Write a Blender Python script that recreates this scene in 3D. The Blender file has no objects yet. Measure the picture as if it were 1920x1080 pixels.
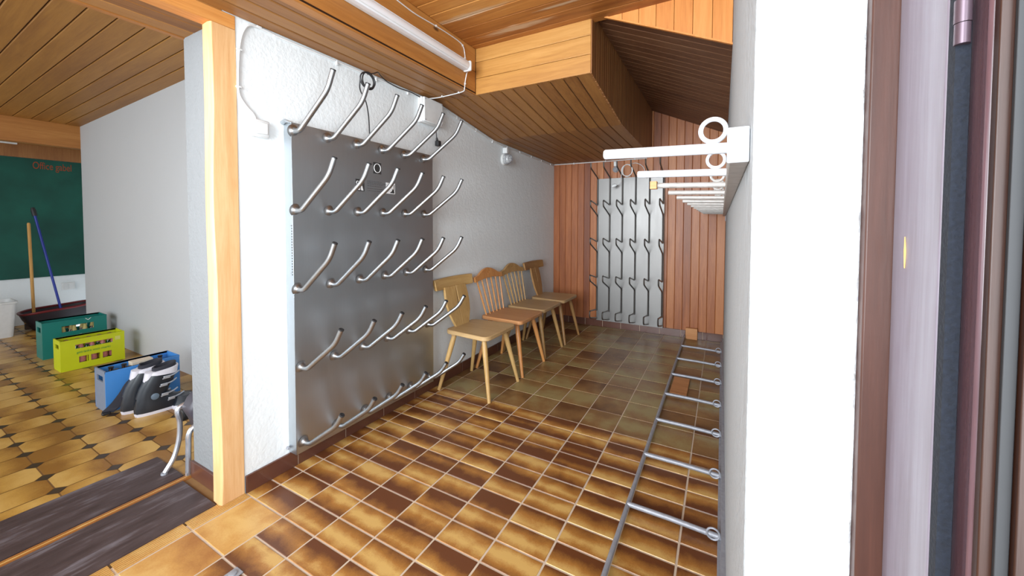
import bpy, bmesh, math, random
from mathutils import Vector, Matrix
random.seed(7)
SC = bpy.context.scene
COL = SC.collection
PI = math.pi

# ------------------------------------------------------------------ camera
FPX, CXP, CYP = 714.78, 960.0, 443.26
yaw, pitch, roll = -.5034, -.0323, .0022
fw = Vector((math.sin(yaw)*math.cos(pitch), math.cos(yaw)*math.cos(pitch), math.sin(pitch)))
rt = Vector((math.cos(yaw), -math.sin(yaw), 0))
up = rt.cross(fw)
rt2 = math.cos(roll)*rt + math.sin(roll)*up
up2 = -math.sin(roll)*rt + math.cos(roll)*up
cam = bpy.data.objects.new('camera', bpy.data.cameras.new('camera'))
COL.objects.link(cam)
cam.data.sensor_width = 36
cam.data.lens = FPX/1920*36
cam.data.shift_y = -(540-CYP)/1920
cam.data.clip_start = .02
m3 = Matrix((rt2, up2, -fw)).transposed()
cam.matrix_world = Matrix.Translation((1.9242, -.9658, 1.3121)) @ m3.to_4x4()
SC.camera = cam

# ------------------------------------------------------------------ world, lights, exposure
SC.view_settings.view_transform = 'Standard'
SC.view_settings.look = 'None'
SC.view_settings.gamma = 1
SC.view_settings.use_curve_mapping = False
SC.view_settings.exposure = 0.12
w = bpy.data.worlds.new('sky'); SC.world = w; w.use_nodes = True
bg = w.node_tree.nodes['Background']
bg.inputs[0].default_value = (.86, .94, 1, 1); bg.inputs[1].default_value = 1.35

def area(name, loc, target, sx, sy, power, col=(1, 1, 1), spread=180):
    l = bpy.data.lights.new(name, 'AREA'); l.shape = 'RECTANGLE'; l.size = sx; l.size_y = sy
    l.energy = power; l.color = col; l.spread = math.radians(spread)
    o = bpy.data.objects.new(name, l); COL.objects.link(o); o.location = loc
    o.rotation_euler = (Vector(target)-Vector(loc)).to_track_quat('-Z', 'Y').to_euler()
    return o
# added fills at the front, left open for brightness; door daylight; assumed side-room window
area('added_front_fill', (.9, -2.6, 1.7), (.55, 3.2, 1.5), 2.2, 2.0, 74, (.88, .95, 1), 95)
area('added_front_fill', (.9, -2.6, 1.7), (.6, 2.4, 1.2), 2.2, 2.0, 34, (.88, .95, 1))
area('daylight_door', (2.75, -1.25, 1.45), (-.1, 1.3, 1.25), 1.0, 1.9, 38, (.90, .96, 1))
area('daylight_side_window', (-2.6, -3.0, 1.6), (-2.8, .5, 1.0), 3.0, 1.6, 45, (.92, .97, 1))

# ------------------------------------------------------------------ materials
MATS = {}
class NT:
    def __init__(s, name):
        s.m = bpy.data.materials.new(name); s.m.use_nodes = True
        s.t = s.m.node_tree; s.n = s.t.nodes; s.b = s.n['Principled BSDF']
        MATS[name] = s.m
    def node(s, typ, ins=None, **kw):
        n = s.n.new(typ)
        for k, v in kw.items(): setattr(n, k, v)
        for k, v in (ins or {}).items():
            if hasattr(v, 'is_output') or isinstance(v, bpy.types.NodeSocket): s.t.links.new(v, n.inputs[k])
            else: n.inputs[k].default_value = v
        return n
    def math(s, op, a, b=0.0, c=None, clamp=False):
        ins = {0: a, 1: b}
        if c is not None: ins[2] = c
        n = s.node('ShaderNodeMath', ins, operation=op); n.use_clamp = clamp
        return n.outputs[0]
    def ramp(s, fac, stops, interp='LINEAR'):
        n = s.node('ShaderNodeValToRGB', {0: fac}); r = n.color_ramp; r.interpolation = interp
        while len(r.elements) < len(stops): r.elements.new(.5)
        for e, (p, c) in zip(r.elements, stops): e.position = p; e.color = (*c, 1)
        return n.outputs[0]
    def mix(s, f, a, b, blend='MIX'):
        n = s.node('ShaderNodeMix', data_type='RGBA', blend_type=blend)
        for k, v in ((0, f), (6, a), (7, b)):
            if isinstance(v, bpy.types.NodeSocket): s.t.links.new(v, n.inputs[k])
            else: n.inputs[k].default_value = v if k == 0 else (*v, 1)
        return n.outputs[2]
    def bump(s, h, strength=.3, dist=.01):
        n = s.node('ShaderNodeBump', {'Height': h, 'Strength': strength, 'Distance': dist})
        s.t.links.new(n.outputs[0], s.b.inputs['Normal'])
    def set(s, **kw):
        for k, v in kw.items():
            k = {'color': 'Base Color', 'rough': 'Roughness', 'metal': 'Metallic', 'coat': 'Coat Weight', 'spec': 'Specular IOR Level', 'trans': 'Transmission Weight'}.get(k, k)
            if isinstance(v, bpy.types.NodeSocket): s.t.links.new(v, s.b.inputs[k])
            elif isinstance(v, tuple): s.b.inputs[k].default_value = (*v, 1)
            else: s.b.inputs[k].default_value = v
        return s.m
    def coord(s, scale=(1, 1, 1), off=(0, 0, 0)):
        tc = s.node('ShaderNodeTexCoord')
        mp = s.node('ShaderNodeMapping', {0: tc.outputs['Object'], 'Scale': scale, 'Location': off})
        return mp.outputs[0]
    def noise(s, vec, scale=5, detail=4, rough=.5, dist=0):
        return s.node('ShaderNodeTexNoise', {'Vector': vec, 'Scale': scale, 'Detail': detail, 'Roughness': rough, 'Distortion': dist}).outputs['Fac']
    def uv(s, name):
        n = s.node('ShaderNodeUVMap'); n.uv_map = name
        sp = s.node('ShaderNodeSeparateXYZ', {0: n.outputs[0]})
        return sp.outputs[0], sp.outputs[1]

def srgb(r, g, b):
    f = lambda c: ((c/255+.055)/1.055)**2.4 if c > 10 else c/255/12.92
    return (f(r), f(g), f(b))

def plain(name, c, rough=.5, metal=0, coat=0, var=.08, nscale=30, bump=0):
    t = NT(name); co = t.coord()
    n = t.noise(co, nscale, 3)
    col = t.mix(n, tuple(x*(1-var) for x in c), tuple(min(1, x*(1+var)) for x in c))
    t.set(color=col, rough=rough, metal=metal, coat=coat)
    if bump: t.bump(n, bump, .002)
    return t.m

def wood(name, axis, c1, c2, c3, rough=.45, knots=0.0, knotscale=(1, 1, 1), grain=1.0, pvar=.25, coat=0.0):
    """axis = index of grain direction; c1 light, c2 mid, c3 dark streak"""
    t = NT(name)
    s = [22, 22, 22]; s[axis] = 1.3
    rx, ry = t.uv('rnd')
    tc = t.node('ShaderNodeTexCoord')
    add = t.node('ShaderNodeVectorMath', {0: tc.outputs['Object']}, operation='ADD')
    comb = t.node('ShaderNodeCombineXYZ', {0: t.math('MULTIPLY', rx, 13.7), 1: t.math('MULTIPLY', ry, 9.1), 2: t.math('MULTIPLY', rx, 7.3)})
    t.t.links.new(comb.outputs[0], add.inputs[1])
    mp = t.node('ShaderNodeMapping', {0: add.outputs[0], 'Scale': s}).outputs[0]
    n1 = t.noise(mp, 1.2, 6, .6, 1.2)
    n2 = t.noise(mp, 6, 4, .7)
    s3 = [6, 6, 6]; s3[axis] = .8
    mp2 = t.node('ShaderNodeMapping', {0: add.outputs[0], 'Scale': s3}).outputs[0]
    n3 = t.noise(mp2, 1.0, 2)
    f = t.math('ADD', t.math('MULTIPLY', n1, .6*grain), t.math('MULTIPLY', n2, .35*grain))
    f = t.math('ADD', f, t.math('MULTIPLY', n3, .5))
    f = t.math('ADD', t.math('SUBTRACT', f, .22+.45*(grain-1)), t.math('MULTIPLY', t.math('SUBTRACT', rx, .5), pvar))
    col = t.ramp(f, [(.25, c1), (.5, c2), (.8, c3)])
    if knots:
        ks = [7, 7, 7]; ks[axis] = 3.0
        mk = t.node('ShaderNodeMapping', {0: add.outputs[0], 'Scale': ks}).outputs[0]
        v = t.node('ShaderNodeTexVoronoi', {'Vector': mk, 'Scale': knots, 'Randomness': 1.0}).outputs['Distance']
        k = t.ramp(v, [(.035, (1, 1, 1)), (.075, (0, 0, 0))])
        col = t.mix(k, col, tuple(x*.35 for x in c3))
    t.set(color=col, rough=rough, coat=coat)
    t.bump(n2, .12, .002)
    return t.m

def plaster(name, c, strength=.5, scale=60, rough=.9):
    t = NT(name); co = t.coord()
    a = t.noise(co, scale, 5, .6); b = t.noise(co, scale*.25, 3); d = t.noise(co, 1.7, 3)
    h = t.math('ADD', a, t.math('MULTIPLY', b, 1.3))
    col = t.mix(d, tuple(x*.96 for x in c), c)
    t.set(color=col, rough=rough, spec=.2); t.bump(h, strength, .012)
    return t.m

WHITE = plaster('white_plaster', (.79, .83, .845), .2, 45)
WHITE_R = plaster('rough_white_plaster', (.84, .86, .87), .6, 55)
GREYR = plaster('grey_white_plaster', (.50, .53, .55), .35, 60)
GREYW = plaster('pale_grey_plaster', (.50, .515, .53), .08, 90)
GREYP = plaster('worn_grey_plaster', (.23, .235, .24), .4, 50)
A = srgb
CEILX = wood('ceiling_wood_x', 0, A(206, 146, 76), A(182, 118, 54), A(138, 80, 34), knots=.9, pvar=.4)
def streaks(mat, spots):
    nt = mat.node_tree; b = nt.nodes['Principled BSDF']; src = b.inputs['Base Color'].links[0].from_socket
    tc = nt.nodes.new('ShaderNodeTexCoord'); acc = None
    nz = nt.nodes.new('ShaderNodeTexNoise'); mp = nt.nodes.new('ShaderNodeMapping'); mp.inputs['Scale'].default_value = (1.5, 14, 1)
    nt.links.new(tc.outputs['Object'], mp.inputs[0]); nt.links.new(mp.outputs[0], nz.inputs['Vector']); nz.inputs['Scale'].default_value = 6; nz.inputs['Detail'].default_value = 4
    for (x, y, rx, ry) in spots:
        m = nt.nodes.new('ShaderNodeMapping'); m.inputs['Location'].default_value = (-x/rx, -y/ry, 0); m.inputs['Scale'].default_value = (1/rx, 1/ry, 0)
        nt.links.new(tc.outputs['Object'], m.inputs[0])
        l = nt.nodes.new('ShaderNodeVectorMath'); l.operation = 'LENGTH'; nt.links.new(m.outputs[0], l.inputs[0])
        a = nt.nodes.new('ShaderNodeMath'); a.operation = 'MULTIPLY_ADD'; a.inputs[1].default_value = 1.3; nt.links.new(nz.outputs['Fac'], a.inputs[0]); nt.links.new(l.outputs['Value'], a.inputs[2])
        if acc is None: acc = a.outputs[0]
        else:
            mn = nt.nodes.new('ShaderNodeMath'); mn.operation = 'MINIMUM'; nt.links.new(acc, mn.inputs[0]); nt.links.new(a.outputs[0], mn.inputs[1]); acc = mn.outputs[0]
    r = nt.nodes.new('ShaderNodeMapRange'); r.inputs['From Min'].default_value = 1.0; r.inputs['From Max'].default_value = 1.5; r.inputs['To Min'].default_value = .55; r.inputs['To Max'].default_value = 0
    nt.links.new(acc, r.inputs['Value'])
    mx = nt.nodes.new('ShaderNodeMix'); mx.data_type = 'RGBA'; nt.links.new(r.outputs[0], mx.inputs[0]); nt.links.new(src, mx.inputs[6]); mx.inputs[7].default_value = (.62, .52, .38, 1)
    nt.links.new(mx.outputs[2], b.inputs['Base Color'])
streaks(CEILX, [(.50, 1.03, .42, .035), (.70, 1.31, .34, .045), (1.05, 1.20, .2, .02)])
SOFF = wood('soffit_wood_y', 1, A(164, 116, 62), A(148, 100, 50), A(116, 72, 34), .5, pvar=.2)
BEAMY = wood('beam_wood_y', 1, A(190, 134, 70), A(172, 114, 54), A(142, 86, 38), .45, knots=.7)
BEAMX = wood('beam_wood_x', 0, A(196, 146, 82), A(180, 128, 64), A(152, 100, 46), .45, knots=.8)
FASC = wood('fascia_wood_z', 2, A(166, 116, 66), A(146, 96, 52), A(110, 68, 36), .5)
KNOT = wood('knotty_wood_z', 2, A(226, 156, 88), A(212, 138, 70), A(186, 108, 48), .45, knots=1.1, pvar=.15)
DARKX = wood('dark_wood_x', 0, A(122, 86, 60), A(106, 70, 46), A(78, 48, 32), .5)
BACKW = wood('back_wall_wood', 2, A(184, 118, 70), A(160, 94, 52), A(120, 64, 36), .45, pvar=.5)
POST = wood('post_wood', 2, A(226, 184, 134), A(212, 162, 108), A(184, 122, 70), .6, knots=.35, grain=1.1)
POSTY = wood('lintel_wood', 1, A(226, 166, 98), A(212, 144, 74), A(180, 106, 44), .5)
SIDEC = wood('side_ceiling_wood', 0, A(174, 126, 60), A(156, 108, 46), A(126, 80, 32), .5, pvar=.10, grain=.85)
GROOVE = plain('groove_dark_wood', A(70, 40, 20), .8)
CHW = wood('chair_oak', 2, A(196, 160, 104), A(176, 138, 82), A(140, 102, 56), .45)
CHWX = wood('chair_oak_seat', 0, A(190, 158, 112), A(172, 138, 94), A(140, 106, 66), .4)
CHWY = wood('chair_oak_board', 1, A(196, 160, 104), A(176, 138, 82), A(140, 102, 56), .45)
CHO = wood('chair_orange_wood', 2, A(206, 146, 86), A(188, 124, 66), A(150, 92, 44), .4)
CHOX = wood('chair_orange_seat', 0, A(196, 142, 94), A(176, 118, 72), A(142, 90, 50), .4)
BLOCK = wood('block_wood', 0, A(206, 152, 104), A(188, 130, 82), A(150, 94, 54), .7)
BROOMW = wood('broom_wood', 2, A(206, 160, 92), A(186, 138, 70), A(150, 104, 48), .6)
FRAMEW = wood('door_frame_wood', 2, A(98, 62, 50), A(80, 47, 36), A(58, 32, 24), .45, pvar=.1, coat=.1)
FRAME2 = wood('jamb_painted_reflection', 2, A(150, 146, 160), A(134, 126, 138), A(106, 92, 100), .42, pvar=.1, coat=.12)  # pale blue-grey base paints in the reflection on the varnished jamb

def steel(name, c, rough, ani=(60, 60, 1.5), amt=.12, bump=.02):
    t = NT(name); n = t.noise(t.coord(ani), 3, 4, .7); n2 = t.noise(t.coord(), 2.2, 3)
    r = t.math('ADD', t.math('MULTIPLY', n, amt), rough-amt/2)
    r = t.math('ADD', r, t.math('MULTIPLY', t.math('SUBTRACT', n2, .5), .1))
    col = t.mix(n, tuple(x*.9 for x in c), c)
    t.set(color=col, rough=r, metal=1.0); t.bump(n, bump, .001)
    return t.m
STEEL = steel('brushed_stainless', (.57, .61, .645), .38)
STEELB = steel('bright_stainless_tube', (.40, .41, .42), .36, (8, 8, 8), .08)
GALV = plain('galvanised_steel', (.34, .35, .39), .5, .35, 0, .25, 50, .15)
WIRE = plain('dark_steel_wire', (.20, .19, .18), .35, .9)
PAINTW = plain('white_painted_steel', (.62, .65, .70), .35, 0, .3, .1, 60, .1)
WORNW = plain('worn_white_paint', (.44, .42, .40), .5, .2, .1, .3, 45, .3)
BLACK = plain('black_rubber', (.02, .02, .022), .5)
WPLAS = plain('white_plastic', (.70, .71, .71), .35)
GPLAS = plain('grey_white_plastic', (.74, .75, .75), .4)

# tiles
def tile_mat(name, light, mid, dark, edge=.8, rough=.25):
    t = NT(name); u, v = t.uv('UVMap'); r, q = t.uv('rnd')
    co = t.coord(); n = t.noise(co, 8, 4, .6, .3); nf = t.noise(co, 160, 3, .7)
    d = t.math('ABSOLUTE', t.math('SUBTRACT', v, t.math('ADD', .40, t.math('MULTIPLY', t.math('SUBTRACT', q, .5), 1.0))))
    f = t.math('MULTIPLY', d, edge*1.35)
    f = t.math('ADD', f, t.math('MULTIPLY', t.math('SUBTRACT', n, .5), 1.1))
    f = t.math('ADD', f, t.math('MULTIPLY', t.math('POWER', r, 2.2), .6))
    f = t.math('ADD', f, t.math('MULTIPLY', t.math('SUBTRACT', nf, .5), .35))
    col = t.ramp(f, [(.05, light), (.38, mid), (.85, dark)])
    t.set(color=col, rough=t.math('ADD', .2, t.math('MULTIPLY', nf, rough)), spec=.45)
    t.bump(nf, .06, .002)
    return t.m
TILE = tile_mat('flamed_ochre_tile', A(196, 156, 90), A(160, 108, 50), A(98, 56, 30))
TILEB = tile_mat('olive_brown_tile', A(146, 128, 84), A(132, 98, 58), A(92, 60, 34), .4)
TILEN = tile_mat('nosing_tile', A(210, 170, 104), A(192, 142, 76), A(154, 100, 50), .5)
TILES = tile_mat('side_room_tile', A(200, 160, 88), A(184, 140, 66), A(142, 98, 40), .75)
DIAM = plain('dark_diamond_tile', A(66, 52, 38), .3)
GROUT = plain('pale_grout', A(196, 176, 156), .9, 0, 0, .12)
GROUTD = plain('ochre_grout', A(140, 104, 62), .9, 0, 0, .12)
BASET = plain('brown_skirting_tile', A(92, 56, 44), .3, 0, .3, .25, 8)
BOARDW = None
def slate():
    t = NT('dark_stained_board'); s = t.coord((30, 2.2, 30)); n = t.noise(s, 2, 6, .7); n2 = t.noise(t.coord((4, 2, 4)), 3, 5)
    f = t.math('ADD', t.math('MULTIPLY', n, .55), t.math('MULTIPLY', n2, .55))
    t.set(color=t.ramp(f, [(.38, A(52, 38, 36)), (.58, A(74, 60, 60)), (.78, A(124, 118, 124))]), rough=.5)
    t.bump(n, .2, .003); return t.m
BOARDW = slate()

# ------------------------------------------------------------------ mesh building
class MB:
    def __init__(s): s.v = []; s.f = []; s.mi = []; s.uv = []; s.rn = []
    def face(s, pts, mi=0, rn=(0, 0), uv=None):
        i = len(s.v); s.v += [tuple(p) for p in pts]; s.f.append(tuple(range(i, i+len(pts))))
        s.mi.append(mi); s.rn.append(rn); s.uv.append(uv or [(0, 0)]*len(pts)); return s
    def hexa(s, P, mi=0, rn=None):
        """P = 8 corners: bottom 4 ccw, top 4 ccw"""
        rn = rn or (random.random(), random.random()); i = len(s.v); s.v += [tuple(p) for p in P]
        for q in ((3, 2, 1, 0), (4, 5, 6, 7), (0, 1, 5, 4), (1, 2, 6, 5), (2, 3, 7, 6), (3, 0, 4, 7)):
            s.f.append(tuple(i+k for k in q)); s.mi.append(mi); s.rn.append(rn); s.uv.append([(0, 0)]*4)
        return s
    def box(s, a, b, mi=0, rn=None):
        x0, x1 = sorted((a[0], b[0])); y0, y1 = sorted((a[1], b[1])); z0, z1 = sorted((a[2], b[2]))
        return s.hexa([(x0, y0, z0), (x1, y0, z0), (x1, y1, z0), (x0, y1, z0), (x0, y0, z1), (x1, y0, z1), (x1, y1, z1), (x0, y1, z1)], mi, rn)
    def prism(s, pts, d, mi=0, rn=(0, 0)):
        """polygon pts (3D, planar) extruded by vector d"""
        d = Vector(d); n = len(pts); i = len(s.v)
        s.v += [tuple(p) for p in pts] + [tuple(Vector(p)+d) for p in pts]
        fs = [tuple(i+k for k in reversed(range(n))), tuple(i+n+k for k in range(n))]
        fs += [(i+k, i+(k+1) % n, i+n+(k+1) % n, i+n+k) for k in range(n)]
        for f in fs: s.f.append(f); s.mi.append(mi); s.rn.append(rn); s.uv.append([(0, 0)]*len(f))
        return s
    def tube(s, pts, r, seg=10, closed=False, mi=0, caps=True):
        P = [Vector(p) for p in pts]; n = len(P)
        R = r if isinstance(r, (list, tuple)) else [r]*n
        T = []
        for k in range(n):
            if closed: t = P[(k+1) % n]-P[k-1]
            else: t = P[min(k+1, n-1)]-P[max(k-1, 0)]
            T.append(t.normalized())
        a = Vector((0, 0, 1)) if abs(T[0].z) < .9 else Vector((1, 0, 0))
        N = (a-T[0]*a.dot(T[0])).normalized(); base = len(s.v)
        for k in range(n):
            N = (N-T[k]*N.dot(T[k])).normalized(); B = T[k].cross(N)
            for j in range(seg):
                th = 2*PI*j/seg; s.v.append(tuple(P[k]+R[k]*(math.cos(th)*N+math.sin(th)*B)))
        m = n if closed else n-1
        for k in range(m):
            for j in range(seg):
                a0 = base+k*seg; b0 = base+((k+1) % n)*seg
                s.f.append((a0+j, a0+(j+1) % seg, b0+(j+1) % seg, b0+j)); s.mi.append(mi); s.rn.append((0, 0)); s.uv.append([(0, 0)]*4)
        if caps and not closed:
            s.f.append(tuple(base+j for j in reversed(range(seg)))); s.f.append(tuple(base+(n-1)*seg+j for j in range(seg)))
            for _ in (0, 1): s.mi.append(mi); s.rn.append((0, 0)); s.uv.append([(0, 0)]*seg)
        return s
    def lathe(s, prof, c=(0, 0, 0), M=None, seg=20, mi=0):
        """prof [(r,z)] around local z; M 3x3"""
        M = M or Matrix.Identity(3); c = Vector(c); base = len(s.v)
        for r, z in prof:
            for j in range(seg):
                th = 2*PI*j/seg; s.v.append(tuple(c+M @ Vector((r*math.cos(th), r*math.sin(th), z))))
        for k in range(len(prof)-1):
            for j in range(seg):
                a = base+k*seg; b = a+seg
                s.f.append((a+j, a+(j+1) % seg, b+(j+1) % seg, b+j)); s.mi.append(mi); s.rn.append((0, 0)); s.uv.append([(0, 0)]*4)
        s.f.append(tuple(base+j for j in reversed(range(seg)))); s.f.append(tuple(base+(len(prof)-1)*seg+j for j in range(seg)))
        for _ in (0, 1): s.mi.append(mi); s.rn.append((0, 0)); s.uv.append([(0, 0)]*seg)
        return s
    def loft(s, rings, mi=0, caps=True):
        n = len(rings[0]); base = len(s.v)
        for r in rings: s.v += [tuple(p) for p in r]
        for k in range(len(rings)-1):
            for j in range(n):
                a = base+k*n; b = a+n
                s.f.append((a+j, a+(j+1) % n, b+(j+1) % n, b+j)); s.mi.append(mi); s.rn.append((0, 0)); s.uv.append([(0, 0)]*4)
        if caps:
            s.f.append(tuple(base+j for j in reversed(range(n)))); s.f.append(tuple(base+(len(rings)-1)*n+j for j in range(n)))
            for _ in (0, 1): s.mi.append(mi); s.rn.append((0, 0)); s.uv.append([(0, 0)]*n)
        return s
    def build(s, name, mats, parent=None, bevel=0, smooth=True, angle=35, sub=0, loc=None):
        me = bpy.data.meshes.new(name); me.from_pydata(s.v, [], s.f)
        mats = mats if isinstance(mats, (list, tuple)) else [mats]
        for m in mats: me.materials.append(m)
        u = me.uv_layers.new(name='UVMap'); r = me.uv_layers.new(name='rnd')
        for p in me.polygons:
            p.material_index = s.mi[p.index]
            for q, li in enumerate(p.loop_indices):
                u.data[li].uv = s.uv[p.index][q]; r.data[li].uv = s.rn[p.index]
        bm = bmesh.new(); bm.from_mesh(me); bmesh.ops.recalc_face_normals(bm, faces=bm.faces); bm.to_mesh(me); bm.free()
        if smooth:
            for p in me.polygons: p.use_smooth = True
            me.set_sharp_from_angle(angle=math.radians(angle))
        o = bpy.data.objects.new(name, me); COL.objects.link(o)
        if loc: o.location = loc
        if parent: o.parent = parent
        if bevel:
            md = o.modifiers.new('bevel', 'BEVEL'); md.width = bevel; md.segments = 2; md.limit_method = 'ANGLE'; md.angle_limit = math.radians(40)
        if sub:
            md = o.modifiers.new('sub', 'SUBSURF'); md.levels = sub; md.render_levels = sub
        return o

def thing(name, label, cat, loc=(0, 0, 0), rz=0, group=None):
    o = bpy.data.objects.new(name, None); COL.objects.link(o); o.empty_display_size = .05
    o.location = loc; o.rotation_euler = (0, 0, rz); o['label'] = label; o['category'] = cat
    if group: o['group'] = group
    return o
def tag(o, label, cat, group=None):
    o['label'] = label; o['category'] = cat
    if group: o['group'] = group
    return o
def struct(name, mb, mats, parent=None, **kw):
    o = mb.build(name, mats, parent, **kw)
    if not parent: o['kind'] = 'structure'
    return o
def dup(root, loc=None, rz=None, label=None, group=None):
    r = root.copy(); COL.objects.link(r)
    if loc is not None: r.location = loc
    if rz is not None: r.rotation_euler = (0, 0, rz)
    if label: r['label'] = label
    if group: r['group'] = group
    for ch in list(root.children):
        c = ch.copy(); COL.objects.link(c); c.parent = r
        for g in ch.children:
            d = g.copy(); COL.objects.link(d); d.parent = c
    return r
def smooth_path(pts, n=6):
    """catmull-rom"""
    P = [Vector(p) for p in pts]; P = [P[0]*2-P[1]] + P + [P[-1]*2-P[-2]]; out = []
    for i in range(1, len(P)-2):
        for k in range(n):
            t = k/n; a, b, c, d = P[i-1:i+3]
            out.append(.5*((2*b)+(-a+c)*t+(2*a-5*b+4*c-d)*t*t+(-a+3*b-3*c+d)*t**3))
    out.append(P[-2]); return out
def bend_path(pts, rad=.02, n=5):
    """polyline with rounded corners"""
    P = [Vector(p) for p in pts]; out = [P[0]]
    for i in range(1, len(P)-1):
        a, b, c = P[i-1:i+2]; r = min(rad, (b-a).length*.45, (c-b).length*.45)
        p0 = b+(a-b).normalized()*r; p1 = b+(c-b).normalized()*r
        for k in range(n+1):
            t = k/n; out.append(p0*(1-t)**2+b*2*t*(1-t)+p1*t*t)
    out.append(P[-1]); return out
def axis_mat(d):
    return Vector(d).normalized().to_track_quat('Z', 'Y').to_matrix()

def planks(mb, o, L, W, n, nrm, gap=.005, th=.012, jit=0):
    """boards laid side by side: origin o, length vector L, total width vector W, n boards, visible normal nrm"""
    o = Vector(o); L = Vector(L); W = Vector(W); nrm = Vector(nrm).normalized(); wd = W/n; g = W.normalized()*gap/2; ch = W.normalized()*.004
    for k in range(n):
        a = o+wd*k+g; b = o+wd*(k+1)-g; rn = (random.random(), random.random())
        top = nrm*0; low = -nrm*th; c = -nrm*.004
        prof = [a+low, a+c, a+ch, b-ch, b+c, b+low]
        i = len(mb.v); mb.v += [tuple(p) for p in prof]+[tuple(p+L) for p in prof]
        for q in range(6):
            mb.f.append((i+q, i+(q+1) % 6, i+6+(q+1) % 6, i+6+q)); mb.mi.append(0); mb.rn.append(rn); mb.uv.append([(0, 0)]*4)
        for q in (tuple(i+5-q for q in range(6)), tuple(i+6+q for q in range(6))):
            mb.f.append(q); mb.mi.append(0); mb.rn.append(rn); mb.uv.append([(0, 0)]*6)
    b0 = o-nrm*th*.8
    P = [b0, b0+L, b0+L+W, b0+W]
    mb.hexa(P+[p-nrm*.01 for p in P], 1, (0, 0))

# ------------------------------------------------------------------ setting
XL, XR, YB = -.087, 1.958, 3.86
TX, TY = .224, .118
YN = -.6                                      # floor start in front is -2.2
def tile(mb, x0, x1, y0, y1, z, mi, rn=None, g=.0035):
    rn = rn or (random.random(), random.random())
    x0 += g; x1 -= g; y0 += g; y1 -= g; c = .002
    if x1-x0 < .004 or y1-y0 < .004: return
    T = [(x0+c, y0+c, z), (x1-c, y0+c, z), (x1-c, y1-c, z), (x0+c, y1-c, z)]
    B = [(x0, y0, z-.003), (x1, y0, z-.003), (x1, y1, z-.003), (x0, y1, z-.003)]
    mb.face(T, mi, rn, [(0, 0), (1, 0), (1, 1), (0, 1)])
    uvb = [(0, 0), (1, 0), (1, 1), (0, 1)]
    for k in range(4):
        j = (k+1) % 4; mb.face([B[k], B[j], T[j], T[k]], mi, rn, [uvb[k], uvb[j], uvb[j], uvb[k]])
fl = MB()
fl.box((XL-.005, -2.3, -.06), (XR+.3, YB, -.0022), 3, (0, 0))
rows = []
j = -1
y = 0.0
while y < YB:                                 # narrow rows first, then square tiles
    h = TY if j < 11 else TY*2
    rows.append((y, min(y+h, YB))); y += h; j += 1
y = 0.0
while y > -2.2:
    rows.append((y-TY, y)); y -= TY
for (y0, y1) in rows:
    big = (y1-y0) > TY*1.2 or y0 > 2.4
    if y0 < -.001:
        xs = [TX*i for i in range(1, 10)]
    else:
        xs = [XL]+[TX*i for i in range(0, 10)]
    xs = [x for x in xs if x < XR+.25]+[XR+.25]
    for a, b in zip(xs, xs[1:]):
        tile(fl, a, b, y0, y1, 0, 1 if big else 0, None, .0024 if big else .0035)
y = 0.0
while y > -2.2:                               # wide step tiles with ribbed nosing
    tile(fl, -.035, TX, y-.233, y, 0, 2, (random.random()*.4, random.random()))
    for k in range(7):
        x0 = XL-.03+k*.0115
        fl.box((x0, y-.229, -.002), (x0+.0075, y-.004, .0015), 2, (.2, .5))
    y -= .233
struct('floor', fl, [TILE, TILEB, TILEN, GROUT], smooth=False)

# side room floor: cut-corner tiles with dark diamonds
sf = MB(); S0 = .2; ox, oy = -.913, -.44; cc = .036
sf.box((XL-.035, -3.2, -.06), (-6.1, .56, -.0022), 2, (0, 0))
def cutpoly(P, xmin, xmax, ymin, ymax):
    def clip(P, f, inter):
        out = []
        for a, b in zip(P, P[1:]+P[:1]):
            fa, fb = f(a), f(b)
            if fa >= 0: out.append(a)
            if fa*fb < 0: t = fa/(fa-fb); out.append((a[0]+(b[0]-a[0])*t, a[1]+(b[1]-a[1])*t))
        return out
    for f in (lambda p: p[0]-xmin, lambda p: xmax-p[0], lambda p: p[1]-ymin, lambda p: ymax-p[1]):
        P = clip(P, f, None)
        if len(P) < 3: return None
    return P
for i in range(-27, 4):
    for k in range(-14, 6):
        cx0, cy0 = ox+S0*i, oy+.205*k; x1, y1 = cx0+S0, cy0+.205; g = .0028
        # gently bowed long sides
        P = [(cx0+cc, cy0+g), (x1-cc, cy0+g), (x1-g, cy0+cc), (x1-g, y1-cc), (x1-cc, y1-g), (cx0+cc, y1-g), (cx0+g, y1-cc), (cx0+g, cy0+cc)]
        Q = cutpoly(P, -6.05, -.462, -3.15, .555)
        if Q:
            sf.face([(p[0], p[1], 0) for p in Q], 0, (random.random()*.8, random.random()), [((p[0]-cx0)/S0, (p[1]-cy0)/.205) for p in Q])
        D = [(cx0-cc+g, cy0), (cx0, cy0-cc+g), (cx0+cc-g, cy0), (cx0, cy0+cc-g)]
        Q = cutpoly(D, -6.05, -.462, -3.15, .555)
        if Q: sf.face([(p[0], p[1], .0002) for p in Q], 1, (0, 0))
struct('floor', sf, [TILES, DIAM, GROUTD], smooth=False)

# threshold: dark boards with an ochre ribbed strip between them
tb = MB(); tb.box((-.45, -2.2, -.002), (-.115, -.112, .008)); struct('trim_1', tb, BOARDW, bevel=.002)
tb = MB(); tb.box((-.82, -2.2, -.002), (-.50, -.09, .008)); struct('trim_2', tb, BOARDW, bevel=.002)
tb = MB(); tb.box((-.495, -2.2, -.002), (-.455, -.07, .004))
for k in range(3): tb.box((-.49+k*.012, -2.2, .003), (-.483+k*.012, -.07, .006))
struct('trim_3', tb, TILEN)

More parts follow.
